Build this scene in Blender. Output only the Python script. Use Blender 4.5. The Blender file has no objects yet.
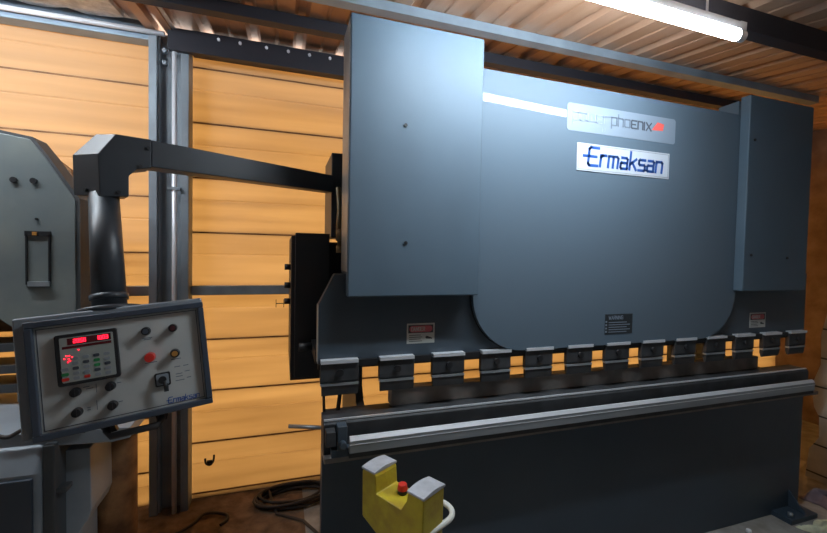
import bpy, bmesh, math, random
from mathutils import Vector, Matrix, Euler
random.seed(7)
C = bpy.context.scene.collection
SC = bpy.context.scene

# ---------------------------------------------------------------- camera
YAW, PIT, ROL = .316, -.0306, .0192
cam_d = bpy.data.cameras.new('camera'); cam = bpy.data.objects.new('camera', cam_d); C.objects.link(cam)
fw = Vector((math.sin(YAW)*math.cos(PIT), math.cos(YAW)*math.cos(PIT), math.sin(PIT)))
r0 = Vector((math.cos(YAW), -math.sin(YAW), 0)); u0 = r0.cross(fw)
Rv = r0*math.cos(ROL) + u0*math.sin(ROL); Uv = -r0*math.sin(ROL) + u0*math.cos(ROL)
M = Matrix((Rv, Uv, -fw)).transposed().to_4x4(); M.translation = Vector((0, 0, 1.5))
cam.matrix_world = M
cam_d.sensor_width = 36; cam_d.lens = 36*400/827; cam_d.clip_start = .02
SC.camera = cam

# ---------------------------------------------------------------- world, lamps' strength, exposure
LAMP = 142.0
ADDED_LAMP2 = 150.0
ADDED_LAMP3 = 2.0
wd = bpy.data.worlds.new('sky'); SC.world = wd; wd.use_nodes = True
wb = wd.node_tree.nodes['Background']; wb.inputs[0].default_value = (1.0, .95, .90, 1); wb.inputs[1].default_value = 3.5
SC.view_settings.view_transform = 'Standard'; SC.view_settings.look = 'None'
SC.view_settings.gamma = 1; SC.view_settings.use_curve_mapping = False
SC.view_settings.exposure = 0.12
SC.cycles.use_denoising = True
SC.cycles.max_bounces = 10; SC.cycles.transmission_bounces = 8; SC.cycles.diffuse_bounces = 5
SC.cycles.sample_clamp_indirect = 6

# ---------------------------------------------------------------- materials
MATS = {}
def mat(name, col, rough=.5, metal=0, noise=0, nscale=8, bump=0, bscale=60, emit=None, es=0, stretch=None, col2=None, coat=0, spec=None):
    m = bpy.data.materials.new(name); m.use_nodes = True; nt = m.node_tree
    b = nt.nodes['Principled BSDF']
    b.inputs['Base Color'].default_value = (*col, 1); b.inputs['Roughness'].default_value = rough
    b.inputs['Metallic'].default_value = metal
    if spec is not None: b.inputs['Specular IOR Level'].default_value = spec
    if coat: b.inputs['Coat Weight'].default_value = coat; b.inputs['Coat Roughness'].default_value = .012
    if emit: b.inputs['Emission Color'].default_value = (*emit, 1); b.inputs['Emission Strength'].default_value = es
    if noise or bump:
        tc = nt.nodes.new('ShaderNodeTexCoord'); mp = nt.nodes.new('ShaderNodeMapping')
        nt.links.new(tc.outputs['Object'], mp.inputs[0])
        if stretch: mp.inputs['Scale'].default_value = stretch
    if noise:
        n = nt.nodes.new('ShaderNodeTexNoise'); n.inputs['Scale'].default_value = nscale; n.inputs['Detail'].default_value = 6
        nt.links.new(mp.outputs[0], n.inputs['Vector'])
        r = nt.nodes.new('ShaderNodeValToRGB'); c2 = col2 or tuple(min(1, c*(1+noise)) for c in col)
        c1 = col if col2 else tuple(c*(1-noise) for c in col)
        r.color_ramp.elements[0].position = .35; r.color_ramp.elements[1].position = .68
        r.color_ramp.elements[0].color = (*c1, 1); r.color_ramp.elements[1].color = (*c2, 1)
        nt.links.new(n.outputs[0], r.inputs[0]); nt.links.new(r.outputs[0], b.inputs['Base Color'])
    if bump:
        n2 = nt.nodes.new('ShaderNodeTexNoise'); n2.inputs['Scale'].default_value = bscale; n2.inputs['Detail'].default_value = 4
        nt.links.new(mp.outputs[0], n2.inputs['Vector'])
        bp = nt.nodes.new('ShaderNodeBump'); bp.inputs['Strength'].default_value = bump; bp.inputs['Distance'].default_value = .01
        nt.links.new(n2.outputs[0], bp.inputs['Height']); nt.links.new(bp.outputs[0], b.inputs['Normal'])
    MATS[name] = m
    return m

PAINT = mat('blue_grey_paint', (.078, .122, .165), .6, noise=.06, nscale=3)
GLOSS = mat('glossy_panel_paint', (.100, .140, .180), .5, coat=.35, spec=.15)
DPAINT = mat('dark_frame_paint', (.050, .070, .092), .5, noise=.08, nscale=4)
BASEP = mat('bed_paint', (.036, .055, .078), .38, noise=.08, nscale=3)
BLACK = mat('black', (.012, .012, .014), .5)
GAPM = mat('gap_black', (.004, .004, .005), .8)
STEEL = mat('ground_steel', (.30, .33, .36), .30, metal=.5, noise=.15, nscale=5, stretch=(.3, 4, 4))
BRIGHT = mat('bright_steel', (.75, .78, .82), .35, metal=.4)
DSTEEL = mat('dark_oiled_steel', (.035, .038, .042), .6, metal=.0, noise=.3, nscale=14)
DIEM = mat('die_bar_steel', (.20, .18, .165), .6, metal=.2, noise=.25, nscale=10)
GALV = mat('galvanised_steel', (.36, .40, .43), .42, metal=.6, noise=.18, nscale=6)
PIPE = mat('bright_conduit', (.90, .90, .94), .35, metal=.2)
GIRT = mat('post_grey', (.24, .27, .30), .5, metal=.2, noise=.15, nscale=5)
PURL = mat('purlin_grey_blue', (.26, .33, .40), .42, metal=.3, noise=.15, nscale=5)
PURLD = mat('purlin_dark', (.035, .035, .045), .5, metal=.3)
ROOF = mat('tan_roof_sheet', (.50, .30, .19), .50, metal=.1, noise=.25, nscale=4, bump=.12, bscale=9, stretch=(3, .6, 1), col2=(.60, .38, .26))
FLOORM = mat('concrete_floor', (.22, .205, .185), .85, noise=.35, nscale=7, bump=.5, bscale=30, col2=(.40, .39, .365))
PLASTER = mat('rear_wall_plaster', (.35, .34, .33), .9, noise=.15, nscale=4)
BROWNP = mat('brown_plaster', (.20, .13, .10), .9, noise=.4, nscale=6, bump=.8, bscale=14, col2=(.34, .25, .21))
DIRT = mat('packed_brown_dirt', (.10, .06, .035), .95, noise=.4, nscale=12, bump=.8, bscale=30, col2=(.22, .14, .085))
FOAM = mat('white_insulation', (.85, .85, .85), .9, noise=.25, nscale=18, bump=.8, bscale=25)
PRESSG = mat('press_grey_green', (.14, .165, .17), .5, noise=.16, nscale=5, col2=(.19, .21, .195))
PRESSD = mat('press_edge_dark', (.055, .06, .065), .6)
CASE = mat('casing_grey', (.22, .25, .28), .42, noise=.12, nscale=6)
RUST = mat('rusty_brown_steel', (.13, .055, .02), .75, noise=.4, nscale=9, col2=(.36, .18, .07), bump=.3)
BOXB = mat('box_dark_blue', (.045, .06, .085), .42)
ARM = mat('arm_charcoal', (.036, .043, .052), .42, noise=.1, nscale=5)
PANELW = mat('control_face_grey', (.46, .48, .47), .45, noise=.05, nscale=8)
MEMB = mat('keypad_grey', (.30, .33, .31), .5)
RED = mat('red_plastic', (.60, .03, .02), .35)
REDLED = mat('red_led', (.5, .0, .01), .5, emit=(1, .01, .03), es=5)
DRED = mat('dark_red_window', (.10, .008, .012), .2)
AMBER = mat('amber_ring', (.45, .20, .04), .4)
WHITE = mat('white_label', (.50, .54, .60), .35)
SILV = mat('silver_label', (.20, .25, .31), .5)
SILVL = mat('silver_label_letters', (.25, .30, .36), .5)
LGREY = mat('label_dark_letters', (.05, .06, .08), .5)
MGREY = mat('label_fading_letters', (.12, .15, .19), .5)
REDMARK = mat('red_mark', (.85, .12, .10), .4)
BLUE = mat('logo_blue', (.02, .09, .36), .4)
DANR = mat('danger_red', (.45, .10, .12), .5)
LABW = mat('label_white', (.42, .44, .42), .5)
LABD = mat('label_dark', (.02, .025, .03), .5)
GREEN = mat('green_key', (.02, .22, .07), .5)
YEL = mat('yellow_paint', (.50, .40, .02), .42, noise=.2, nscale=20, bump=.15, bscale=60, col2=(.36, .25, .02))
GREYTOP = mat('worn_grey_cap', (.42, .43, .46), .45, noise=.15, nscale=30)
TUBEW = mat('worn_white_tube', (.66, .66, .60), .45)
RUBBER = mat('dark_rubber', (.03, .022, .018), .6)
CLOTH = mat('pale_cloth', (.62, .64, .46), .85, noise=.4, nscale=14, bump=.5)
PINK = mat('dusty_pink_cloth', (.20, .15, .17), .9, noise=.3, nscale=12)
GREASE = mat('greasy_fitting', (.18, .14, .08), .4, metal=.5)
LAMPW = mat('lamp_white', (.75, .77, .8), .4)
TUBE = mat('lamp_glow', (1, 1, 1), .5, emit=(.80, .91, 1.0), es=LAMP)
TUBE2 = mat('added_lamp_glow_left', (1, 1, 1), .5, emit=(.80, .91, 1.0), es=ADDED_LAMP2)
TUBE3 = mat('added_lamp_glow_rear', (1, 1, 1), .5, emit=(.80, .91, 1.0), es=ADDED_LAMP3)

def door_mat():
    m = bpy.data.materials.new('amber_translucent_sheet'); m.use_nodes = True; nt = m.node_tree
    for n in list(nt.nodes):
        if n.type != 'OUTPUT_MATERIAL': nt.nodes.remove(n)
    out = [n for n in nt.nodes if n.type == 'OUTPUT_MATERIAL'][0]
    tc = nt.nodes.new('ShaderNodeTexCoord'); mp = nt.nodes.new('ShaderNodeMapping'); mp.inputs['Scale'].default_value = (.5, 1, 9)
    nt.links.new(tc.outputs['Object'], mp.inputs[0])
    n = nt.nodes.new('ShaderNodeTexNoise'); n.inputs['Scale'].default_value = 1.6; n.inputs['Detail'].default_value = 5
    nt.links.new(mp.outputs[0], n.inputs['Vector'])
    r = nt.nodes.new('ShaderNodeValToRGB'); r.color_ramp.elements[0].position = .3; r.color_ramp.elements[1].position = .75
    r.color_ramp.elements[0].color = (.61, .42, .205, 1); r.color_ramp.elements[1].color = (.80, .575, .30, 1)
    nt.links.new(n.outputs[0], r.inputs[0])
    t = nt.nodes.new('ShaderNodeBsdfTranslucent'); d = nt.nodes.new('ShaderNodeBsdfDiffuse')
    d.inputs[0].default_value = (.55, .42, .30, 1)
    mx = nt.nodes.new('ShaderNodeMixShader'); mx.inputs[0].default_value = .42
    nt.links.new(r.outputs[0], t.inputs[0]); nt.links.new(t.outputs[0], mx.inputs[1]); nt.links.new(d.outputs[0], mx.inputs[2])
    nt.links.new(mx.outputs[0], out.inputs[0])
    return m
DOORM = door_mat()

def block_mat():
    m = bpy.data.materials.new('concrete_block_wall'); m.use_nodes = True; nt = m.node_tree
    b = nt.nodes['Principled BSDF']; b.inputs['Roughness'].default_value = .9
    tc = nt.nodes.new('ShaderNodeTexCoord'); mp = nt.nodes.new('ShaderNodeMapping')
    mp.inputs['Rotation'].default_value = (math.pi/2, 0, math.pi/2)
    sx = nt.nodes.new('ShaderNodeSeparateXYZ'); cx = nt.nodes.new('ShaderNodeCombineXYZ')
    nt.links.new(tc.outputs['Object'], sx.inputs[0]); nt.links.new(sx.outputs['Y'], cx.inputs['X'])
    ad = nt.nodes.new('ShaderNodeMath'); ad.operation = 'ADD'; ad.inputs[1].default_value = .155
    nt.links.new(sx.outputs['Z'], ad.inputs[0]); nt.links.new(ad.outputs[0], cx.inputs['Y'])
    br = nt.nodes.new('ShaderNodeTexBrick'); nt.links.new(cx.outputs[0], br.inputs[0])
    br.inputs['Scale'].default_value = 1; br.inputs['Brick Width'].default_value = .4; br.inputs['Row Height'].default_value = .2
    br.inputs['Mortar Size'].default_value = .007; br.inputs['Mortar Smooth'].default_value = .4
    br.inputs['Color1'].default_value = (.74, .74, .72, 1); br.inputs['Color2'].default_value = (.62, .62, .60, 1)
    br.inputs['Mortar'].default_value = (.10, .10, .10, 1)
    n = nt.nodes.new('ShaderNodeTexNoise'); n.inputs['Scale'].default_value = 9; n.inputs['Detail'].default_value = 7
    nt.links.new(tc.outputs['Object'], n.inputs['Vector'])
    mx = nt.nodes.new('ShaderNodeMixRGB'); mx.blend_type = 'MULTIPLY'; mx.inputs[0].default_value = .55
    nt.links.new(br.outputs[0], mx.inputs[1]); nt.links.new(n.outputs[0], mx.inputs[2]); nt.links.new(mx.outputs[0], b.inputs['Base Color'])
    bp = nt.nodes.new('ShaderNodeBump'); bp.inputs['Strength'].default_value = .6; bp.inputs['Distance'].default_value = .01
    nt.links.new(mx.outputs[0], bp.inputs['Height']); nt.links.new(bp.outputs[0], b.inputs['Normal'])
    return m
BLOCKM = block_mat()

# ---------------------------------------------------------------- mesh helpers
class MB:
    def __init__(s): s.v = []; s.f = []; s.m = []; s.sm = []; s.mi = 0
    def add(s, vs, fs, smooth=False):
        k = len(s.v); s.v += [Vector(p) for p in vs]
        for f in fs: s.f.append([i+k for i in f]); s.m.append(s.mi); s.sm.append(smooth)
        return s
    def box(s, x0, x1, y0, y1, z0, z1, T=None):
        vs = [Vector((x, y, z)) for x in (x0, x1) for y in (y0, y1) for z in (z0, z1)]
        if T is not None: vs = [T @ p for p in vs]
        return s.add(vs, [(0,1,3,2),(4,6,7,5),(0,4,5,1),(2,3,7,6),(0,2,6,4),(1,5,7,3)])
    def prism(s, pts, a, b, T=None, axis='y'):
        """outline pts (p,q) extruded from a to b along axis"""
        def P(p, q, t): return Vector((p, t, q)) if axis == 'y' else (Vector((t, p, q)) if axis == 'x' else Vector((p, q, t)))
        n = len(pts); vs = [P(p, q, a) for p, q in pts] + [P(p, q, b) for p, q in pts]
        if T is not None: vs = [T @ p for p in vs]
        return s.add(vs, [tuple(range(n)), tuple(range(2*n-1, n-1, -1))] + [(i, (i+1) % n + 0, (i+1) % n + n, i+n) for i in range(n)])
    def cyl(s, p, q, r, r2=None, n=20, caps=True):
        p = Vector(p); q = Vector(q); r2 = r if r2 is None else r2
        d = (q-p).normalized(); a = d.orthogonal().normalized(); b = d.cross(a)
        vs = []
        for c, rr in ((p, r), (q, r2)):
            vs += [c + (a*math.cos(2*math.pi*i/n) + b*math.sin(2*math.pi*i/n))*rr for i in range(n)]
        s.add(vs, [(i, (i+1) % n, (i+1) % n+n, i+n) for i in range(n)], True)
        if caps:
            k = len(s.v)-2*n
            s.f.append([k+i for i in range(n-1, -1, -1)]); s.m.append(s.mi); s.sm.append(False)
            s.f.append([k+n+i for i in range(n)]); s.m.append(s.mi); s.sm.append(False)
        return s
    def tube(s, pts, r, n=10, closed=False):
        pts = [Vector(p) for p in pts]; N = len(pts); rings = []; a = None
        for i in range(N):
            t = (pts[min(i+1, N-1)] - pts[max(i-1, 0)]).normalized()
            if a is None: a = t.orthogonal().normalized()
            a = (a - t*a.dot(t)).normalized(); b = t.cross(a)
            rings.append([pts[i] + (a*math.cos(2*math.pi*j/n) + b*math.sin(2*math.pi*j/n))*r for j in range(n)])
        vs = [p for rg in rings for p in rg]
        fs = [(i*n+j, i*n+(j+1) % n, (i+1)*n+(j+1) % n, (i+1)*n+j) for i in range(N-1) for j in range(n)]
        s.add(vs, fs, True); s.add(rings[0], [tuple(range(n-1, -1, -1))]); s.add(rings[-1], [tuple(range(n))])
        return s
    def build(s, name, mats, parent=None, bevel=0, seg=2, **tags):
        me = bpy.data.meshes.new(name)
        off = Vector((0, 0, 0)); p = parent
        while p is not None: off += p.location; p = p.parent
        me.from_pydata([tuple(v-off) for v in s.v], [], s.f)
        for m in (mats if isinstance(mats, (list, tuple)) else [mats]): me.materials.append(m)
        for i, pl in enumerate(me.polygons): pl.material_index = s.m[i]; pl.use_smooth = s.sm[i]
        bm = bmesh.new(); bm.from_mesh(me); bmesh.ops.recalc_face_normals(bm, faces=bm.faces); bm.to_mesh(me); bm.free()
        o = bpy.data.objects.new(name, me); C.objects.link(o)
        if parent is not None: o.parent = parent
        if bevel:
            b = o.modifiers.new('bevel', 'BEVEL'); b.width = bevel; b.segments = seg; b.limit_method = 'ANGLE'; b.angle_limit = math.radians(35)
            b.harden_normals = True
        for k, v in tags.items(): o[k] = v
        return o

def smooth_pts(pts, n=8):
    P = [Vector(p) for p in pts]; out = []
    for i in range(len(P)-1):
        a = P[max(i-1, 0)]; b = P[i]; c = P[i+1]; d = P[min(i+2, len(P)-1)]
        for k in range(n):
            t = k/n
            out.append(.5*((2*b) + (c-a)*t + (2*a-5*b+4*c-d)*t*t + (3*b-a-3*c+d)*t**3))
    out.append(P[-1]); return out

def thing(name, label, cat, loc=(0, 0, 0), group=None):
    o = bpy.data.objects.new(name, None); C.objects.link(o); o.location = loc
    o['label'] = label; o['category'] = cat; o.empty_display_size = .1
    if group: o['group'] = group
    return o
def struct(o): o['kind'] = 'structure'; return o

# stroke lettering: polylines on a unit height grid
GL = {
 'E': (.62, [[(.62,1),(.08,1),(0,.9),(0,.1),(.08,0),(.62,0)], [(-.32,.5),(.5,.5)]]),
 'r': (.36, [[(0,0),(0,.62)], [(0,.5),(.12,.62),(.34,.62)]]),
 'm': (.66, [[(0,0),(0,.62),(.56,.62),(.64,.54),(.64,0)], [(.32,.62),(.32,0)]]),
 'a': (.46, [[(.06,.62),(.38,.62),(.45,.55),(.45,0),(.06,0),(0,.06),(0,.27),(.06,.34),(.45,.34)]]),
 'k': (.46, [[(0,0),(0,1.0)], [(.42,.62),(0,.28)], [(.16,.40),(.45,0)]]),
 's': (.44, [[(.42,.62),(.06,.62),(0,.56),(0,.38),(.06,.32),(.38,.32),(.44,.26),(.44,.06),(.38,0),(0,0)]]),
 'n': (.44, [[(0,0),(0,.62),(.36,.62),(.44,.54),(.44,0)]]),
 'h': (.44, [[(0,0),(0,.9)], [(0,.62),(.36,.62),(.44,.54),(.44,0)]]),
 'o': (.46, [[(.06,0),(.40,0),(.46,.06),(.46,.56),(.40,.62),(.06,.62),(0,.56),(0,.06),(.06,0)]]),
 'p': (.46, [[(0,-.25),(0,.62),(.40,.62),(.46,.56),(.46,.06),(.40,0),(0,0)]]),
 'e': (.46, [[(.46,0),(.06,0),(0,.06),(0,.56),(.06,.62),(.46,.62)], [(0,.31),(.36,.31)]]),
 'i': (.04, [[(0,0),(0,.62)]]),
 'x': (.46, [[(0,0),(.46,.62)], [(0,.62),(.46,0)]]),
 'w': (.62, [[(0,.62),(0,.06),(.06,0),(.56,0),(.62,.06),(.62,.62)], [(.31,.5),(.31,0)]]),
 'D': (.6, [[(0,0),(0,1),(.5,1),(.6,.85),(.6,.15),(.5,0),(0,0)]]),
 'A': (.6, [[(0,0),(.3,1),(.6,0)], [(.12,.35),(.48,.35)]]),
 'N': (.6, [[(0,0),(0,1),(.6,0),(.6,1)]]),
 'G': (.6, [[(.6,.8),(.5,1),(.1,1),(0,.85),(0,.15),(.1,0),(.6,0),(.6,.45),(.35,.45)]]),
 'R': (.6, [[(0,0),(0,1),(.5,1),(.6,.85),(.6,.6),(.5,.48),(0,.48)], [(.3,.48),(.6,0)]]),
 'W': (.8, [[(0,1),(.2,0),(.4,.7),(.6,0),(.8,1)]]),
 'I': (.05, [[(0,0),(0,1)]]),
}
def strokes(mb, text, T, h, th, depth=.001, slant=0, gap=.17, wscale=1, x0=0):
    """ribbons standing on plane local XZ, facing -Y; T maps local to world"""
    x = x0
    for ch in text:
        if ch == ' ': x += .4*h; continue
        w, ls = GL[ch]
        for l in ls:
            for (a, b), (c, d) in zip(l, l[1:]):
                p = Vector((x + a*h*wscale + slant*b*h, 0, b*h)); q = Vector((x + c*h*wscale + slant*d*h, 0, d*h))
                dr = (q-p).normalized(); nn = Vector((-dr.z, 0, dr.x))*th/2; p2 = p - dr*th*.45; q2 = q + dr*th*.45
                y = Vector((0, -depth, 0))
                vs = [p2-nn, q2-nn, q2+nn, p2+nn]; vs = vs + [v+y for v in vs]
                mb.add([T @ v for v in vs], [(0,1,2,3),(4,7,6,5),(0,4,5,1),(1,5,6,2),(2,6,7,3),(3,7,4,0)])
        x += (w*wscale + gap)*h
    return x
def roundrect(x0, x1, z0, z1, r, n=5):
    out = []
    for cx, cz, a in ((x1-r, z1-r, 0), (x0+r, z1-r, 90), (x0+r, z0+r, 180), (x1-r, z0+r, 270)):
        for k in range(n+1):
            t = math.radians(a+90*k/n); out.append((cx+r*math.cos(t), cz+r*math.sin(t)))
    return out
TR = Matrix.Translation

# ================================================================= SETTING
def roofz(y): return 2.409 + .13*y
XL, XR, YB, YF = -3.2, 3.5, -2.6, 2.65
XE = 4.7
struct(MB().box(XL-.1, XE+.1, YB-.1, 3.2, -.1, 0).build('floor', FLOORM))
struct(MB().prism([(YB, 0), (1.765, 0), (1.750, .20), (1.70, .30), (1.705, .44), (1.735, .50), (1.755, .64), (1.71, .80), (1.715, 1.00), (1.69, 1.16), (1.60, 1.26), (1.60, 2.62), (YB, 2.07)], XR, XR+.15, axis='x').build('wall_right', BLOCKM))
struct(MB().box(XE, XE+.1, YB, 2.80, 0, 2.85).build('wall_far_right', BROWNP))
struct(MB().box(XL-.1, XL, YB, 2.80, 0, 2.85).build('wall_left', PLASTER))
struct(MB().box(XL-.1, XE+.1, YB-.1, YB, 0, 2.2).build('wall_front', PLASTER))
struct(MB().box(XL, .128, 1.9, 2.66, -.05, .004).build('floor.001', DIRT))
# trapezoidal roof sheet
mb = MB(); PT = .2515; k0 = int((XL-.15-1.843)/PT)-1; xs = []
x = 1.843 + k0*PT
while x < XE+.25:
    xs += [(x-.036, 0), (x-.018, .024), (x+.018, .024), (x+.036, 0)]
    # small stiffening swages between the ribs
    xs += [(x+.115, 0), (x+.120, .006), (x+.131, .006), (x+.136, 0)]
    x += PT
ys = [YB-.1, -1, .3, 1.2, 2.0, 3.25]  # last row is an unseen eave, added to shade the door tops
vs = []; T_ = .004
for y in ys:
    vs += [(a, y, roofz(y)+b) for a, b in xs]
for y in ys:
    vs += [(a, y, roofz(y)+b+T_) for a, b in xs]
n = len(xs); L = len(ys)*n; fs = []
for i in range(len(ys)-1):
    for j in range(n-1):
        a = i*n+j
        fs.append((a, a+1, a+n+1, a+n)); fs.append((L+a, L+a+n, L+a+n+1, L+a+1))
for j in range(n-1):
    fs.append((j, L+j, L+j+1, j+1)); e = (len(ys)-1)*n+j; fs.append((e, e+1, L+e+1, L+e))
mb.add(vs, fs); struct(mb.build('ceiling', ROOF))
# purlins (C sections running along the machine)
def purlin(name, x0, x1, y, zt, zb, fl, m, t=.004):
    b = MB(); b.box(x0, x1, y, y+t, zb, zt); b.box(x0, x1, y, y+fl, zb-t, zb); b.box(x0, x1, y, y+fl, zt, zt+t)
    b.box(x0, x1, y+fl-t, y+fl, zb, zb+.012)
    return struct(b.build(name, m))
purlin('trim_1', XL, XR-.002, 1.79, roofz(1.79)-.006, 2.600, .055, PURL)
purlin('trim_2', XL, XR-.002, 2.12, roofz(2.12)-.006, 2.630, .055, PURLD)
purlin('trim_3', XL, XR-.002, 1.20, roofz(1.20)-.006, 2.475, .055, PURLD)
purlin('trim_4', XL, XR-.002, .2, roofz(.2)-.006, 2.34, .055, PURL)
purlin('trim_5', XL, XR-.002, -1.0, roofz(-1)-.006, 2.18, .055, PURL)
# wall head member over the right doorway, flats of the roof rest on it and daylight comes in through the ribs
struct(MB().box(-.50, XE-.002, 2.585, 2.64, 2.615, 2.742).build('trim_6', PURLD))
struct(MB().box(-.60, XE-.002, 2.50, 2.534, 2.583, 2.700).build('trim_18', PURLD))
for i, xx in enumerate((-.35, -.24, -.1, .02, .14, .26)):
    b = MB(); b.cyl((xx, 2.50, 2.672), (xx, 2.489, 2.672), .009, n=6); struct(b.build('trim_%d' % (20+i), PIPE))
# wall head beam on the left with a bright conduit along it
struct(MB().box(XL, -.70, 2.55, 2.64, 2.635, 2.735).build('trim_7', PURL, bevel=.006))
struct(MB().cyl((XL, 2.525, 2.668), (-.62, 2.525, 2.668), .013, n=16).build('trim_8', PIPE))
# rafter following the roof slope, in line with the post
b = MB()
for xx, w in ((-.715, .05), (-.62, .035)):
    sl = [(y, roofz(y)-.01) for y in (YB, 2.60)]
    b.prism([(YB, roofz(YB)-.005), (2.585, roofz(2.585)-.005), (2.585, roofz(2.585)-.05), (YB, roofz(YB)-.05)], xx, xx+w, axis='x')
struct(b.build('trim_9', ROOF))
struct(MB().cyl((-.575, YB, roofz(YB)-.035), (-.575, 2.56, roofz(2.56)-.035), .010, n=12).build('trim_10', PIPE))
# post between the doorways
b = MB(); b.box(-.700, -.505, 2.60, 2.64, 0, 2.70); b.box(-.700, -.660, 2.535, 2.60, 0, 2.68); b.box(-.545, -.505, 2.535, 2.60, 0, 2.68)
b.box(-.665, -.650, 2.555, 2.60, 0, 2.68)
struct(b.build('trim_11', GIRT, bevel=.003))
struct(MB().cyl((-.575, 2.535, 0), (-.575, 2.535, 2.66), .013, n=16).build('trim_12', PIPE))
b = MB()
for z in (2.585, 2.52): b.cyl((-.625, 2.56, z), (-.625, 2.53, z), .012, n=6)
b.box(-.605, -.545, 2.515, 2.56, 1.83, 1.845)
b.build('trim_13', GIRT); struct(bpy.data.objects['trim_13'])
# white insulation lying ragged above the left beam
b = MB(); N = 40; top = []; bot = []
for i in range(N+1):
    xx = XL + (-.80-XL)*i/N
    top.append((xx, 2.0)); bot.append((xx, 2.545 - .03*abs(math.sin(i*2.3)) - (.03 if i % 4 == 0 else 0)))
vs = [(x_, y_, roofz(y_)-.006) for x_, y_ in bot+top[::-1]] + [(x_, y_, roofz(y_)-.03) for x_, y_ in bot+top[::-1]]
n = len(vs)//2
b.add(vs, [(i, i+1, 2*N-i, 2*N+1-i) for i in range(N)] + [(n+i, n+2*N+1-i, n+2*N-i, n+i+1) for i in range(N)] + [(i, (i+1) % n, (i+1) % n+n, i+n) for i in range(n)])
struct(b.build('trim_14', FOAM))

def door(n, x0, x1, seams, z1):
    r = bpy.data.objects.new('door_%d' % n, None); C.objects.link(r); r.location = (x0, YF, 0); r['kind'] = 'structure'
    zs = [0.0] + seams + [z1]
    for a, c in zip(zs, zs[1:]):
        if c-a < .01: continue
        b = MB(); h = c-a
        # lightly profiled panel: shallow groove a third of the way up
        g = .6*h
        pr_ = [(YF, a+.002), (YF, a+g-.008), (YF+.004, a+g), (YF, a+g+.008), (YF, c-.002), (YF+.005, c-.002), (YF+.005, a+g+.008), (YF+.009, a+g), (YF+.005, a+g-.008), (YF+.005, a+.002)]
        if h < .1: pr_ = [(YF, a+.002), (YF, c-.002), (YF+.005, c-.002), (YF+.005, a+.002)]
        b.prism(pr_, x0, x1, axis='x'); b.build('door_panel', DOORM, r)
    for c in seams:
        MB().box(x0, x1, YF-.002, YF+.012, c-.004, c+.004).build('panel_seam', RUST, r)
    return r
door(1, XL, -.70, [.20, .52, .84, 1.16, 1.48, 1.80, 2.112, 2.422], 2.66)
door(2, -.52, XE, [.033, .342, .655, .965, 1.282, 1.605, 1.925, 2.246, 2.564], 2.70)
# horizontal wall rails
struct(MB().box(-.505, XE-.002, 2.60, 2.648, 1.236, 1.292).build('trim_15', GALV, bevel=.004))
struct(MB().box(XL, -.716, 2.60, 2.648, 1.236, 1.292).build('trim_16', GALV, bevel=.004))
# strip of sill where panels meet the floor
struct(MB().box(XL, XE, 2.665, 2.80, -.01, .02).build('trim_17', FLOORM))

# ================================================================= LAMPS
def batten(p, q, label, glow=TUBE, rad=.019):
    p = Vector(p); q = Vector(q); mid = (p+q)/2
    r = thing('batten_light', label, 'ceiling light', (mid.x, mid.y, mid.z+.05), 'batten lights under the roof')
    d = (q-p).normalized(); s = Vector((-d.y, d.x, 0)); up = Vector((0, 0, 1))
    def bar(name, m, w, z0, z1, e0, e1, bev=0, prof=None):
        b = MB(); pr_ = prof or [(-w, z0), (w, z0), (w, z1), (-w, z1)]
        n = len(pr_); vs = [p + d*e0 + s*a + up*z for a, z in pr_] + [q - d*e1 + s*a + up*z for a, z in pr_]
        b.add(vs, [tuple(range(n)), tuple(range(2*n-1, n-1, -1))] + [(i, (i+1) % n, (i+1) % n+n, i+n) for i in range(n)], bool(prof))
        return b.build(name, m, r, bevel=bev)
    bar('housing', LAMPW, .016, rad*.72, rad*.72+.03, 0, 0, .003)
    half = [(rad*math.cos(math.radians(t)), rad*math.sin(math.radians(t))) for t in range(45, -226, -15)]
    bar('diffuser', glow, 0, 0, 0, .03, .03, prof=half)
    for e, f in ((0, 0), (1, 1)):
        o = (p, d) if e == 0 else (q, -d)
        b = MB(); vs = []
        pr_ = [(a*1.06, z*1.06) for a, z in half] + [(-.016, .045), (.016, .045)]
        n = len(pr_)
        vs = [o[0] + s*a + up*z for a, z in pr_] + [o[0] + o[1]*.03 + s*a + up*z for a, z in pr_]
        b.add(vs, [tuple(range(n)), tuple(range(2*n-1, n-1, -1))] + [(i, (i+1) % n, (i+1) % n+n, i+n) for i in range(n)])
        b.build('end_cap', LAMPW, r)
    for e in (.15, .85):
        h = p.lerp(q, e); b = MB(); b.cyl(h+up*(rad*.72+.03), Vector((h.x, h.y, roofz(h.y)-.001)), .004, n=8); b.build('hanger', LAMPW, r)
    return r
batten((.43, 1.10, 2.376), (1.63, 1.073, 2.338), 'white batten light glowing under the roof in front of the big machine')
batten((-2.1, 1.75, 2.55), (-.92, 1.75, 2.55), 'added out-of-view batten light high over the left press near the amber wall', TUBE2)  # out of view, added to light the left side
batten((.0, -1.15, 2.10), (1.2, -1.15, 2.10), 'added out-of-view batten light hanging at the front end of the shop', TUBE3)  # unseen lamp behind the camera, added to light that end of the room

# ================================================================= PRESS BRAKE
pb = thing('press_brake', 'large blue-grey sheet metal press brake against the amber panels', 'press brake', (1.57, 1.54, 0))
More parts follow.
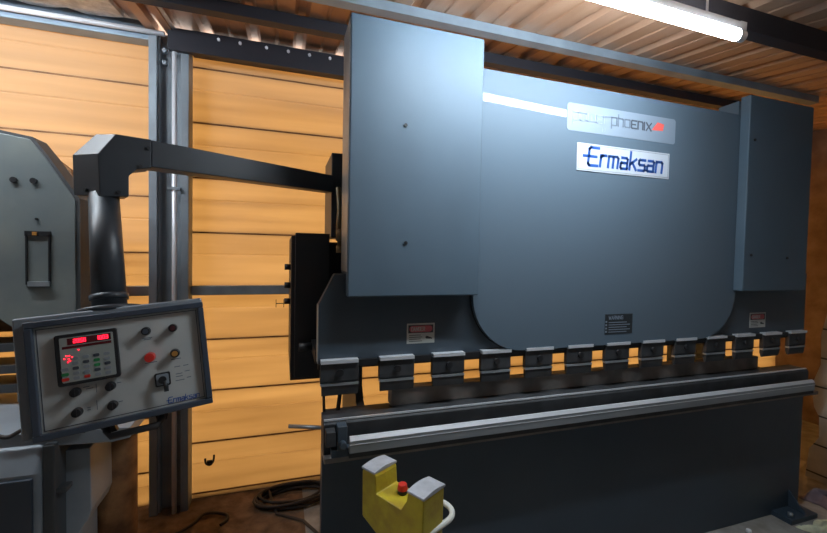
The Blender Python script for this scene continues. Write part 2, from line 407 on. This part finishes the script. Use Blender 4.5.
# bed / apron
MB().box(.149, 3.0, 1.54, 1.60, 0, .742).build('bed_apron', BASEP, pb, bevel=.003)
MB().box(.180, 3.0, 1.60, 1.80, .66, .80).build('bed_table', DSTEEL, pb)
for xx in (.335, 2.82):
    # C shaped side frames with a deep throat behind the tooling
    o = [(1.61, 0), (2.30, 0), (2.30, 2.24), (1.60, 2.24), (1.60, 1.10), (1.86, 1.07), (1.90, 1.0), (1.90, .86), (1.86, .80), (1.61, .66)]
    MB().prism(o, xx, xx+.036, axis='x').build('side_frame', DPAINT, pb)
MB().box(.36, 2.82, 2.10, 2.14, 1.45, 2.22).build('rear_cross_plate', DPAINT, pb)
# bed rails
b = MB(); b.prism([(1.50, .74), (1.50, .855), (1.512, .868), (1.60, .868), (1.60, .74)], .150, 2.96, axis='x'); b.build('die_holder', DSTEEL, pb, bevel=.002)
MB().box(.152, 2.95, 1.5055, 1.512, .866, .8725).build('die_edge_highlight', BRIGHT, pb)  # bright strip paints the highlight along the holder's top edge
b = MB(); b.prism([(1.440, .764), (1.440, .810), (1.450, .822), (1.460, .823), (1.460, .764)], .238, 2.905, axis='x')
b.build('front_rail', STEEL, pb, bevel=.002)
MB().box(.238, 2.905, 1.446, 1.468, .745, .7645).build('rail_shade_strip', DSTEEL, pb)  # dark strip paints the ledge shadow below the rail
MB().prism([(1.4392, .8105), (1.4495, .8235), (1.4555, .8240), (1.4555, .8215), (1.4505, .8205), (1.4410, .8095)], .240, 2.903, axis='x').build('rail_highlight', BRIGHT, pb)  # pale strip paints the lamp reflection on the rail's upper edge
MB().box(.238, 2.905, 1.4385, 1.4405, .7955, .7975).build('rail_groove', BRIGHT, pb)
MB().box(.15, 3.0, 1.470, 1.545, .722, .742).build('rail_ledge', DIEM, pb, bevel=.002)
# clamp at the left end of the rail
b = MB(); b.box(.196, .232, 1.455, 1.50, .775, .862); b.cyl((.214, 1.455, .80), (.214, 1.430, .80), .013); b.box(.175, .245, 1.46, 1.50, .745, .775)
b.build('rail_clamp', DPAINT, pb, bevel=.003)
b = MB(); b.box(.155, .190, 1.455, 1.50, .79, .845); b.build('end_stop', DSTEEL, pb, bevel=.003)
# long lower tool lying on the table
MB().box(.432, 2.66, 1.585, 1.640, .868, .940).build('lower_tool_bar', DIEM, pb, bevel=.003)
# ram
ram = [(.131, 1.066), (3.0, 1.066), (3.0, 1.43), (2.33, 1.43), (2.33, 2.27), (.80, 2.27), (.80, 1.43), (.189, 1.418), (.131, 1.302)]
MB().prism(ram, 1.552, 1.60).build('ram_beam', DPAINT, pb, bevel=.002)
MB().box(.131, 2.99, 1.545, 1.565, 1.052, 1.072).build('ram_lip', BLACK, pb)
def arc(cx, cz, rx, rz, a0, a1, n=12):
    return [(cx+rx*math.cos(math.radians(a0+(a1-a0)*i/n)), cz+rz*math.sin(math.radians(a0+(a1-a0)*i/n))) for i in range(n+1)]
fp = [(.766, 2.283)] + arc(1.02, 1.33, .254, .249, 180, 270) + arc(2.10, 1.33, .254, .249, 270, 360) + [(2.354, 2.283)]
MB().prism(fp, 1.526, 1.546).build('front_panel', GLOSS, pb, bevel=.002)
fq = [(.762, 2.25)] + arc(1.02, 1.33, .258, .253, 180, 270) + arc(2.10, 1.33, .258, .253, 270, 360) + [(2.358, 2.25)]
MB().prism(fq, 1.546, 1.5525).build('panel_gap', GAPM, pb)
# cylinder covers
for x0, x1 in ((.228, .767), (2.328, 2.847)):
    b = MB(); b.box(x0, x1, 1.476, 1.5255 if x0 > 1 else 1.5255, 1.336, 2.3735)
    o = b.build('cylinder_cover', PAINT, pb, bevel=.006, seg=3)
    b = MB(); b.box(x0+.002, x1-.07 if x0 < 1 else x1-.002, 1.5255, 1.66, 1.42, 2.368)
    if x0 > 1:
        b = MB(); b.box(x0+.03, x1-.002, 1.5530, 1.66, 1.435, 2.368)
    else:
        b = MB(); b.box(x0+.002, .755, 1.6005, 1.66, 1.42, 2.368); b.box(x0+.002, .755, 1.5255, 1.60, 2.275, 2.368); b.box(x0+.002, x0+.02, 1.5255, 1.6005, 1.42, 2.30)
    b.build('cover_return', PAINT, o, label='return flange of the cover')
    for sx, sz in (((.44, 1.99), (.449, 1.543)) if x0 < 1 else ((2.37, 2.14), (2.38, 1.53), (2.672, 1.519))):
        MB().cyl((sx, 1.4765, sz), (sx, 1.471, sz), .007, n=12).build('screw', BLACK, o)
MB().box(.2255, .2285, 1.482, 1.64, 1.43, 2.36).build('cover_lit_strip', GALV, pb)  # pale strip paints the light on the cover's left side
MB().box(.128, .1312, 1.550, 1.60, 1.075, 1.30).build('plate_edge', GALV, pb)
# punch clamps under the ram
for k in range(13):
    x0 = .138 + .2242*k + (.004 if 0 < k < 4 else 0); x1 = x0 + .146
    b = MB(); b.prism([(1.538, 1.000), (1.530, 1.010), (1.530, 1.078), (1.552, 1.078), (1.552, 1.000)], x0, x1, axis='x')
    c = b.build('punch_clamp', DSTEEL, pb, bevel=.002)
    MB().box(x0+.002, x1-.002, 1.522, 1.552, 1.078, 1.091).build('clamp_plate', BRIGHT, c, label='pale steel plate on top of the clamp')
    MB().box(x0+.001, x1, 1.530, 1.55, .991, 1.000).build('lower_edge', GALV, c)
    MB().prism([(1.534, .991), (1.552, .991), (1.552, .975), (1.546, .952), (1.538, .952), (1.534, .975)], x0+.006, x1, axis='x').build('punch', DSTEEL, c)
    b = MB(); b.cyl((x0+.074, 1.530, 1.042), (x0+.074, 1.520, 1.042), .014, n=16)
    b.build('clamp_bolt', BLACK, c)
    if k < 12: MB().box(x1+.002, x0+.2222, 1.535, 1.552, 1.062, 1.085).build('spacer_block', BLACK, c)
# plates and stickers
SY = 1.5255
pl = MB().prism(roundrect(1.215, 1.868, 2.076, 2.200, .014), SY-.0012, SY).build('model_plate', SILV, pb)
T = TR((1.248, SY-.0012, 2.126))
b = MB(); xe = strokes(b, 'power ', T, .058, .006, slant=.0, wscale=1.15); b.build('pale_lettering', SILVL, pl)
b = MB(); xe = strokes(b, 'pho', T, .058, .006, wscale=1.15, x0=xe-.012); b.build('grey_lettering', MGREY, pl)
b = MB(); xe = strokes(b, 'enix', T, .058, .007, wscale=1.15, x0=xe); b.build('dark_lettering', LGREY, pl)
b = MB(); b.prism([(1.248+xe-.006, 2.131), (1.248+xe+.03, 2.172), (1.248+xe+.072, 2.166), (1.248+xe+.066, 2.134)], SY-.0022, SY-.0012); b.build('red_emblem', REDMARK, pl)
b = MB(); b.box(1.412, 1.417, SY-.002, SY-.0012, 2.089, 2.109); b.box(1.425, 1.430, SY-.002, SY-.0012, 2.089, 2.109); b.build('tally_marks', SILVL, pl)
pl = MB().box(1.274, 1.833, SY-.003, SY, 1.900, 2.026).build('brand_plate', WHITE, pb)
b = MB()
for a in ((1.280, 1.827, 1.906, 1.9075), (1.280, 1.827, 2.0185, 2.020), (1.280, 1.2815, 1.906, 2.020), (1.8255, 1.827, 1.906, 2.020)):
    b.box(a[0], a[1], SY-.0036, SY-.003, a[2], a[3])
b.build('plate_border', MGREY, pl)
T = TR((1.335, SY-.003, 1.928)); b = MB(); strokes(b, 'Ermaksan', T, .082, .0125, slant=.10, gap=.185, wscale=1.07); b.build('blue_lettering', BLUE, pl)
def danger(x0, x1, z0, z1, y, label):
    s = MB().box(x0, x1, y-.001, y, z0, z1).build('warning_sticker', LABW, pb, label=label)
    h = z1-z0; w = x1-x0
    b = MB(); b.box(x0+.05*w, x1-.05*w, y-.0016, y-.001, z0+.52*h, z1-.08*h); b.build('black_header', LABD, s)
    b = MB(); b.prism(roundrect(x0+.09*w, x1-.09*w, z0+.56*h, z1-.12*h, .15*h), y-.0022, y-.0016); b.build('red_oval', DANR, s)
    b = MB(); strokes(b, 'DANGER', TR((x0+.16*w, y-.0022, z0+.63*h)), .18*h, .0028, .0004, gap=.2, wscale=w/(h*1.14)*.62); b.build('lettering', LABW, s)
    b = MB()
    for i in range(4): b.box(x0+.08*w, x0+(.55-.05*(i % 2))*w, y-.0014, y-.001, z0+(.10+.10*i)*h, z0+(.13+.10*i)*h)
    b.prism([(x0+.66*w, z0+.30*h), (x0+.72*w, z0+.36*h), (x0+.9*w, z0+.26*h), (x0+.92*w, z0+.20*h), (x0+.7*w, z0+.22*h)], y-.0014, y-.001)
    b.build('small_print', LABD, s)
danger(.484, .605, 1.133, 1.216, 1.552, 'red and white danger sticker at the left end of the ram')
danger(2.515, 2.648, 1.120, 1.205, 1.552, 'red and white danger sticker at the right end of the ram')
s = MB().box(1.468, 1.636, SY-.001, SY, 1.133, 1.230).build('warning_sticker', LABD, pb, label='black instruction plate at the foot of the front panel')
b = MB(); strokes(b, 'WARNING', TR((1.49, SY-.001, 1.205)), .016, .003, .0005, gap=.25, wscale=1.0)
for i in range(5): b.box(1.49, 1.60 + .02*(i % 2), SY-.0014, SY-.001, 1.142+.0115*i, 1.1455+.0115*i)
for i in range(4): b.box(1.470, 1.480, SY-.0014, SY-.001, 1.142+.016*i, 1.150+.016*i)
b.build('small_print', SILV, s)
# electrical cabinet on the left flank and the junction box above it
cb = MB().box(.035, .192, 1.86, 2.42, .922, 1.572).build('electrical_cabinet', BLACK, pb, bevel=.004)
MB().box(.052, .20, 1.835, 1.86, .94, 1.585).build('cabinet_door', BLACK, cb, bevel=.003)
for z in (1.43, 1.345, 1.27): MB().cyl((.035, 1.95, z), (.008, 1.95, z), .014, n=12).build('switch_knob', BLACK, cb)
MB().box(.192, .31, 1.95, 2.15, .96, 1.55).build('cabinet_bracket', BLACK, pb)
MB().box(.212, .312, 1.90, 2.20, 1.572, 1.965).build('junction_box', ARM, pb, bevel=.004)
b = MB(); b.tube(smooth_pts([(.225, 1.75, 1.78), (.228, 1.72, 1.68), (.222, 1.70, 1.60), (.235, 1.72, 1.52)]), .012)
b.cyl((.232, 1.70, 1.60), (.232, 1.70, 1.55), .022, n=8); b.cyl((.23, 1.70, 1.53), (.23, 1.70, 1.50), .018, n=8)
b.tube(smooth_pts([(.262, 1.78, 1.84), (.25, 1.76, 1.70), (.25, 1.76, 1.56), (.29, 1.76, 1.46)]), .009)
b.build('hydraulic_hose', GREASE, pb)
b = MB(); b.cyl((.07, 1.80, 1.085), (.131, 1.80, 1.085), .018, n=14); b.box(.125, .20, 1.60, 1.84, 1.06, 1.11); b.build('limit_switch', BLACK, pb)
b = MB(); b.tube(smooth_pts([(.17, 1.70, 1.00), (.168, 1.70, .93), (.172, 1.70, .80)]), .006); b.build('tool_cable', RUBBER, pb)
b = MB(); b.tube(smooth_pts([(.245, 1.70, 1.00), (.24, 1.70, .93), (.225, 1.70, .80)]), .009); b.build('tool_cable', RUBBER, pb)
MB().cyl((.04, 2.30, .53), (.31, 2.20, .53), .011).build('push_rod', GALV, pb)
# foot at the right end of the bed
b = MB(); b.box(2.76, 2.99, 1.44, 1.56, 0, .028); b.prism([(1.45, .028), (1.539, .028), (1.539, .13)], 2.90, 2.912, axis='x')
b.build('foot_plate', BASEP, pb, bevel=.002)
MB().cyl((2.80, 1.47, .028), (2.80, 1.47, .05), .013, n=6).build('foot_bolt', GALV, pb)

# ================================================================= CONTROL PENDANT
cp = thing('control_pendant', 'swing arm control pendant with lit red display beside the press brake', 'control panel', (-.548, 1.55, 1.10))
Tax = Vector((-.548, 1.55, 0)); dd = Vector((math.cos(math.radians(25)), math.sin(math.radians(25)), 0)); nn = Vector((dd.y, -dd.x, 0))
EL = Matrix(((dd.x, nn.x, 0, Tax.x), (dd.y, nn.y, 0, Tax.y), (0, 0, 1, 0), (0, 0, 0, 1)))
# elbow: outline in the boom's vertical plane, front cheek and slightly longer rear cheek
ef = [(-.018, 1.662), (-.023, 1.794), (.022, 1.864), (.118, 1.866), (.118, 1.772), (.078, 1.761), (.056, 1.737), (.056, 1.669)]
eb = [(-.078, 1.668), (-.080, 1.795), (-.020, 1.874), (.118, 1.870), (.118, 1.772), (.078, 1.761), (.056, 1.737), (.056, 1.669)]
b = MB(); n = len(ef)
b.add([EL @ Vector((a, .048, z)) for a, z in ef] + [EL @ Vector((a, -.048, z)) for a, z in eb],
      [tuple(range(n)), tuple(range(2*n-1, n-1, -1))] + [(i, (i+1) % n, (i+1) % n+n, i+n) for i in range(n)])
b.build('elbow', ARM, cp, bevel=.003)
for s_, z_ in ((.028, 1.680), (.108, 1.835), (.086, 1.772)): MB().cyl(EL @ Vector((s_, .048, z_)), EL @ Vector((s_, .054, z_)), .006, n=10).build('screw', BLACK, cp)
MB().cyl(EL @ Vector((-.046, .0, 1.683)), EL @ Vector((-.054, .004, 1.683)), .006, n=10).build('screw', BLACK, cp)
vs = []
for s_, z0, z1, w in ((.118, 1.776, 1.866, .044), (.832, 1.778, 1.855, .030)):
    for a in (-1, 1):
        for z in (z0, z1): vs.append(EL @ Vector((s_, a*w, z)))
MB().add(vs, [(0,1,3,2),(4,6,7,5),(0,4,5,1),(2,3,7,6),(0,2,6,4),(1,5,7,3)]).build('boom', ARM, cp, bevel=.004)
B0 = Vector((-.507, 1.462, 1.318)); T0 = Vector((-.552, 1.548, 1.672))
ax = (T0-B0).normalized()
MB().cyl(B0, T0, .0455, .041, n=32).build('column', ARM, cp)
MB().cyl(B0+ax*.022, B0+ax*.040, .050, n=32).build('column_collar', ARM, cp)
MB().cyl(B0-ax*.018, B0-ax*.004, .086, n=36).build('flange', ARM, cp)
# box frame
BC = Vector((-.431, 1.356, 1.159))
BX = TR(BC) @ (Matrix.Rotation(.182, 4, 'Z') @ Matrix.Rotation(-.13, 4, 'X') @ Matrix.Rotation(-.094, 4, 'Y'))
W, H = .2125, .159
cbx = MB().box(-W-.028, W-.002, .012, .125, -H+.004, H+.014, BX).build('control_box', CASE, cp, bevel=.006)
b = MB(); fr = .017
for a in ((-W, W, H-fr, H), (-W, W, -H, -H+fr), (-W, -W+fr, -H+fr, H-fr), (W-fr, W, -H+fr, H-fr)): b.box(a[0], a[1], -.012, .012, a[2], a[3], BX)
b.build('front_frame', BOXB, cp, bevel=.003)
MB().box(-W+fr, W-fr, .004, .0121, -H+fr, H-fr, BX).build('control_face', PANELW, cp)
b = MB()
for a in ((-W+fr+.004, W-fr-.004, H-fr-.007, H-fr-.005), (-W+fr+.004, W-fr-.004, -H+fr+.005, -H+fr+.007), (-W+fr+.004, -W+fr+.006, -H+fr+.005, H-fr-.005), (W-fr-.006, W-fr-.004, -H+fr+.005, H-fr-.005)):
    b.box(a[0], a[1], .0032, .0042, a[2], a[3], BX)
b.build('face_border', LGREY, cp)
# display unit
dx0, dx1, dz0, dz1 = -.152, -.013, -.026, .114
du = MB().prism(roundrect(dx0, dx1, dz0, dz1, .006), -.012, .0045, BX).build('display_unit', BLACK, cp, bevel=.002)
MB().prism(roundrect(dx0+.011, dx1-.009, dz0+.009, dz1-.009, .003), -.0128, -.0119, BX).build('keypad_face', MEMB, du)
MB().box(dx0+.028, dx1-.014, -.0136, -.0127, dz1-.030, dz1-.012, BX).build('readout_window', DRED, du)
MB().box(dx0+.016, dx1-.014, -.0134, -.0127, dz1-.040, dz1-.033, BX).build('red_stripe', DRED, du)
SEG = {'0': 'abcdef', '1': 'bc', '2': 'abged', '5': 'afgcd', '3': 'abgcd', '7': 'abc'}
SP = {'a': ((0, 1), (1, 1)), 'b': ((1, 1), (1, .5)), 'c': ((1, .5), (1, 0)), 'd': ((0, 0), (1, 0)), 'e': ((0, 0), (0, .5)), 'f': ((0, .5), (0, 1)), 'g': ((0, .5), (1, .5))}
b = MB()
def digits(tx, x, z, w, h):
    for ch in tx:
        for sgm in SEG[ch]:
            (a, c), (e, f) = SP[sgm]; xa, xb = sorted((x+a*w, x+e*w)); za, zb = sorted((z+c*h, z+f*h))
            b.box(xa-.0008, xb+.0008, -.0142, -.0135, za-.0008, zb+.0008, BX)
        x += w*1.7
digits('2050', -.110, .0885, .0042, .0095); digits('1003', -.060, .0885, .0042, .0095)
b.build('red_digits', REDLED, du)
b = MB()
for (x_, z_) in ((-.101, .068), (-.128, .055), (-.122, .055), (-.133, .048), (-.124, .046), (-.116, .050), (-.126, .038), (-.121, .041)):
    b.box(x_-.0014, x_+.0014, -.0140, -.0127, z_-.0014, z_+.0014, BX)
b.build('indicator_leds', REDLED, du)
for i in range(5):
    for j in range(5):
        x_ = -.134 + i*.0235; z_ = .046 - j*.0135
        if i == 0 and j < 2: continue
        m = GREEN if (i, j) in ((0, 3), (3, 1), (3, 2)) else RED if (i, j) in ((0, 4), (2, 4)) else LGREY if (i + j) % 3 == 0 else CASE
        w_ = .008 if i == 0 else .007
        MB().prism(roundrect(x_-w_, x_+w_, z_-.0042, z_+.0042, .003, 3), -.0140, -.0127, BX).build('key', m, du)
# knobs and buttons
def btn(x, z, r, h, m, name, ring=None, cap=None):
    b = MB(); b.cyl(BX @ Vector((x, .004, z)), BX @ Vector((x, -h, z)), r, r*.88, n=28)
    o = b.build(name, m, cp, bevel=.0012)
    if ring:
        MB().cyl(BX @ Vector((x, -h+.0004, z)), BX @ Vector((x, -h-.0015, z)), r*.6, n=24).build('button_cap', ring, o)
    return o
for x_, z_ in ((-.118, -.047), (-.040, -.049), (-.118, -.102), (-.039, -.103)):
    k = btn(x_, z_, .0125, .020, BLACK, 'selector_knob')
    MB().box(x_-.002, x_+.002, -.0225, -.0195, z_-.011, z_+.011, BX).build('knob_grip', BLACK, k)
btn(.056, .092, .0125, .020, BLACK, 'push_button', LGREY)
btn(.125, .090, .0125, .020, BLACK, 'push_button', mat('dark_red_cap', (.06, .01, .012), .4))
btn(.060, .014, .0145, .026, RED, 'stop_button')
btn(.124, .013, .0135, .018, BLACK, 'push_button', AMBER)
MB().prism(roundrect(.066, .106, -.078, -.038, .005), -.006, .0045, BX).build('key_switch', BLACK, cp, bevel=.001)
o = MB().prism(roundrect(.070, .102, -.074, -.042, .004), -.0075, -.0055, BX).build('key_switch_plate', CASE, cp)
MB().cyl(BX @ Vector((.086, -.006, -.058)), BX @ Vector((.086, -.020, -.058)), .0105, n=24).build('key_barrel', BLACK, o)
b = MB(); b.box(.088, .100, -.022, -.019, -.093, -.070, BX); b.cyl(BX @ Vector((.090, -.0205, -.062)), BX @ Vector((.095, -.0205, -.082)), .005, n=10); b.build('key', DSTEEL, o)
# printed legends and maker's name
b = MB()
for x0, x1, z in ((.044, .070, .070), (.048, .066, .066), (.046, .076, -.004), (.112, .138, -.006), (-.102, -.088, -.040), (-.096, -.080, -.046), (-.026, -.016, -.045), (-.026, -.016, -.099), (-.098, -.090, -.098), (-.098, -.090, -.104),
                  (.118, .134, -.030), (.142, .156, -.030), (.120, .138, -.052), (.120, .138, -.060), (.144, .158, -.048), (.118, .142, -.072), (.148, .160, -.068)):
    MB().box(x0, x1, .0034, .0041, z, z+.0022, BX).build('printed_legend', MGREY, cp)
for x0, z0, z1 in ((-.074, -.060, -.035), (-.076, -.108, -.082)): MB().box(x0, x0+.0015, .0034, .0041, z0, z1, BX).build('printed_legend', MGREY, cp)
b = MB(); strokes(b, 'Ermaksan', BX @ TR((.094, .004, -.133)), .0165, .0022, .0006, slant=.12, gap=.18, wscale=.95); b.build('blue_lettering', BLUE, cp)
# handle below
b = MB(); b.tube([BX @ Vector(p) for p in ((-.062, .03, -.155), (-.062, .02, -.176), (-.052, .005, -.190), (.060, .005, -.190), (.072, .02, -.176), (.072, .03, -.155))], .010, n=12)
b.build('handle', BLACK, cp)
MB().prism([(-.08, -.158), (-.045, -.158), (-.038, -.182), (-.066, -.182)], .02, .05, BX).build('handle_bracket', BLACK, cp)
MB().prism([(.055, -.158), (.092, -.158), (.084, -.182), (.060, -.182)], .02, .05, BX).build('handle_bracket', BLACK, cp)

# ================================================================= LEFT PRESS
lp = thing('power_press', 'old grey-green power press standing at the left edge', 'press', (-1.3, 2.2, 0))
op = [(-1.9, 1.96), (-1.085, 1.955), (-.985, 1.939), (-.937, 1.875), (-.832, 1.700), (-.832, .86), (-1.035, .86), (-1.035, 1.159), (-1.09, 1.205), (-1.9, 1.205)]
MB().prism(op, 2.05, 2.10).build('front_plate', PRESSG, lp, bevel=.004)
ed = [(-1.9, 1.972), (-1.085, 1.967), (-.978, 1.950), (-.928, 1.880), (-.818, 1.706), (-.818, .86), (-.832, .86), (-.832, 1.700), (-.937, 1.875), (-.985, 1.939), (-1.085, 1.955), (-1.9, 1.96)]
MB().prism(ed, 2.055, 2.16).build('edge_band', PRESSD, lp, label='dark edge band around the plate')
orr = [(-1.9, 1.93), (-1.02, 1.93), (-.935, 1.86), (-.905, 1.80), (-.86, 1.70), (-.86, .86), (-1.06, .86), (-1.06, 1.12), (-1.9, 1.12)]
MB().prism(orr, 2.25, 2.30).build('rear_plate', RUST, lp)
MB().box(-1.85, -1.15, 2.10, 2.25, 1.25, 1.90).build('ram_guide', PRESSD, lp)
b = MB()
for x_, z_, r_ in ((-1.036, 1.769, .012), (-.971, 1.770, .012), (-.962, 1.615, .005)): MB().cyl((x_, 2.05, z_), (x_, 2.042, z_), r_, n=14).build('hole_cover', BLACK, lp)
b = MB(); b.box(-1.000, -.994, 2.044, 2.05, 1.345, 1.552); b.box(-.924, -.918, 2.044, 2.05, 1.345, 1.552); b.box(-1.002, -.916, 2.044, 2.05, 1.545, 1.565); b.box(-.995, -.918, 2.044, 2.05, 1.335, 1.345)
b.build('slot_frame', BLACK, lp)
MB().box(-.990, -.918, 2.036, 2.05, 1.338, 1.358).build('slot_sill', GALV, lp)
MB().box(-.975, -.960, 2.040, 2.0505, 1.548, 1.562).build('brass_stud', AMBER, lp)
for z in (1.09, 1.00, .92): MB().box(-1.9, -1.03, 2.06, 2.22, z-.022, z+.012).build('die_plate', PRESSD, lp)
MB().prism([(-1.9, .84), (-.60, .775), (-.545, .785), (-.545, .825), (-1.9, .886)], 1.75, 2.25).build('work_table', CASE, lp, bevel=.003)
b = MB(); b.prism([(1.70, 0), (1.70, .712), (1.735, .79), (1.82, .822), (2.2, .822), (2.2, 0)], -1.9, -.800, axis='x')
b.build('motor_casing', CASE, lp, bevel=.02, seg=3)
MB().box(-1.88, -.815, 1.688, 1.70, .05, .700).build('casing_door', BOXB, lp, bevel=.003)
b = MB(); b.box(-.800, -.765, 1.72, 2.2, 0, .80); b.box(-.80, -.735, 1.73, 1.78, .615, .635); b.build('casing_flank', PRESSD, lp, bevel=.004)
b = MB(); b.prism([(-.790, 0), (-.790, .742), (-.690, .742), (-.687, .50), (-.70, .46), (-.74, .40), (-.74, 0)], 1.80, 2.0); b.build('side_panel', CASE, lp, bevel=.004)
b = MB(); b.cyl((-.714, 2.10, 0), (-.714, 2.10, .785), .087, n=40); b.build('support_column', RUST, lp)
b = MB(); b.tube(smooth_pts([(-.94, 1.735, .852), (-.90, 1.73, .84), (-.85, 1.735, .862), (-.80, 1.73, .842), (-.74, 1.735, .840), (-.68, 1.74, .832)]), .007); b.build('grease_line', RUBBER, lp)

# ================================================================= FOOT / HAND CONSOLE
cs = thing('control_pedestal', 'yellow pedestal console with red mushroom button in front of the machine bed', 'control pedestal', (.33, 1.08, 0))
ou = Vector((.262, 1.139, 0)); uu = Vector((.516, -.857, 0)).normalized(); ww = Vector((.857, .516, 0)).normalized()
CT = Matrix(((uu.x, ww.x, 0, ou.x), (uu.y, ww.y, 0, ou.y), (0, 0, 1, 0), (0, 0, 0, 1)))
pf = [(-.050, .700), (-.052, 00.839), (-.044, 00.851), (.0, 00.851), (.006, 00.839), (.010, .792), (.108, .789), (.128, .820), (.134, 00.851), (.188, 00.851), (.190, 00.839), (.186, .56), (.15, .55), (.055, .655)]
MB().prism(pf, 0, .092, CT).build('console_body', YEL, cs, bevel=.004)
# worn grey caps, slightly crowned
def cap(s0, s1, w0, w1):
    b = MB(); n = 8; pr_ = []
    for i in range(n+1):
        t = i/n; pr_.append((w0+(w1-w0)*t, 00.851 + .006*math.sin(math.pi*t) + .002))
    pr_ += [(w1, 00.846), (w0, 00.846)]
    vs = [CT @ Vector((s0, a, z)) for a, z in pr_] + [CT @ Vector((s1, a, z)) for a, z in pr_]; m = len(pr_)
    b.add(vs, [tuple(range(m)), tuple(range(2*m-1, m-1, -1))] + [(i, (i+1) % m, (i+1) % m+m, i+m) for i in range(m)])
    b.build('grey_cap', GREYTOP, cs, bevel=.002)
cap(-.053, .003, -.002, .096); cap(.131, .192, -.002, .096)
c0 = CT @ Vector((.062, .058, .789))
o = MB().cyl(c0, c0+Vector((0, 0, .012)), .014, n=20).build('button_collar', BLACK, cs)
MB().cyl(c0+Vector((0, 0, .012)), c0+Vector((0, 0, .030)), .016, .013, n=24).build('mushroom_button', RED, cs, bevel=.002)
b = MB(); b.tube(smooth_pts([(.405, 1.07, .748), (.460, 1.112, .745), (.482, 1.090, .742), (.482, 1.062, .740), (.462, 1.036, .740), (.42, 1.016, .738), (.356, .985, .738)], 6), .0085, n=14)
b.build('guard_rail', TUBEW, cs)
pm = CT @ Vector((.08, .05, 0))
MB().cyl((pm.x+.02, pm.y-.03, .012), (pm.x+.02, pm.y-.03, .60), .035, n=24).build('post', YEL, cs)
MB().cyl((pm.x, pm.y, 0), (pm.x, pm.y, .014), .16, n=36).build('base_plate', BLACK, cs)

# ================================================================= SMALL THINGS ON THE FLOOR
b = MB(); pts = []
for t in range(0, 150):
    a = t*.27; k = t/150
    pts.append((.075 + (.20-.03*math.sin(a*.37))*math.cos(a), 2.48 + (.10-.015*math.cos(a*.53))*math.sin(a), .012 + .040*k + .010*math.sin(a*1.7)))
pts += [(-.02, 2.35, .012), (.12, 2.25, .01), (.2, 2.1, .01)]
b.tube(pts, .0085, n=8); o = b.build('coiled_hose', RUBBER); o['label'] = 'coil of dark brown hose on the floor beside the press brake'; o['category'] = 'hose'
b = MB(); b.tube(smooth_pts([(-.56, 2.30, .01), (-.46, 2.38, .012), (-.40, 2.45, .02), (-.30, 2.43, .012), (-.28, 2.38, .01), (-.31, 2.34, .01)]), .008, n=8)
o = b.build('hose_offcut', RUBBER); o['label'] = 'short loose curved hose on the floor near the steel post'; o['category'] = 'hose'
b = MB(); b.tube(smooth_pts([(.10, 1.95, .01), (.13, 1.80, .012), (.10, 1.66, .01), (.125, 1.5, .01)]), .008, n=8)
o = b.build('floor_cable', RUBBER); o['label'] = 'dark cable on the floor against the left end of the machine bed'; o['category'] = 'cable'
b = MB(); b.tube(smooth_pts([(-.435, 2.640, .245), (-.428, 2.625, .222), (-.405, 2.62, .212), (-.388, 2.625, .23), (-.386, 2.640, .262)]), .006, n=8); b.box(-.425, -.395, 2.635, 2.649, .212, .228)
o = b.build('door_hook', BLACK); o['label'] = 'small dark hook on the lower amber panel right of the steel post'; o['category'] = 'hook'
b = MB(); b.box(-.040, -.036, 2.642, 2.649, 1.150, 1.200); b.box(.006, .010, 2.642, 2.649, 1.150, 1.200); b.box(-.036, .006, 2.643, 2.649, 1.172, 1.177)
o = b.build('door_latch', BLACK); o['label'] = 'thin H-shaped latch on the amber panel left of the cabinet'; o['category'] = 'latch'
def crumple(name, cx, cy, sx, sy, h, m, seed, label, cat, n=22):
    random.seed(seed); ph = [random.uniform(0, 6.28) for _ in range(8)]
    b = MB(); vs = []
    for L_ in (0, 1):
        for i in range(n+1):
            for j in range(n+1):
                u = i/n*2-1; v = j/n*2-1; r = max(abs(u), abs(v))
                z = h*(1-r**3)*(.55+.45*math.sin(5*u+ph[0]+2*math.sin(3*v+ph[1]))*math.cos(4*v+ph[2]+math.sin(4*u+ph[3])))
                x = cx+sx*u*(1+.12*math.sin(4*v+ph[4])); y = cy+sy*v*(1+.15*math.sin(5*u+ph[5]))
                vs.append((x, y, .002 if L_ else max(.005, z+.006)))
    k = n+1; o_ = k*k; fs = []
    for i in range(n):
        for j in range(n):
            a = i*k+j; fs.append((a, a+1, a+k+1, a+k)); fs.append((o_+a, o_+a+k, o_+a+k+1, o_+a+1))
    for i in range(n):
        fs += [(i, o_+i, o_+i+1, i+1), (n*k+i, n*k+i+1, o_+n*k+i+1, o_+n*k+i), (i*k, (i+1)*k, o_+(i+1)*k, o_+i*k), (i*k+n, o_+i*k+n, o_+(i+1)*k+n, (i+1)*k+n)]
    b.add(vs, fs, True); o = b.build(name, m); o['label'] = label; o['category'] = cat
crumple('rag', 2.91, 1.325, .13, .09, .06, CLOTH, 3, 'crumpled pale yellow rag on the floor at the right corner', 'rag')
crumple('cloth', 3.24, 1.51, .10, .09, .09, PINK, 5, 'dusty mauve cloth heaped between the machine and the block wall', 'cloth')
b = MB(); b.cyl((2.464, 1.496-.02, 0), (2.464, 1.476, .014), .016, .012, n=6)
o = b.build('hex_nut', LAMPW); o['label'] = 'small pale nut on the floor in front of the bed'; o['category'] = 'nut'
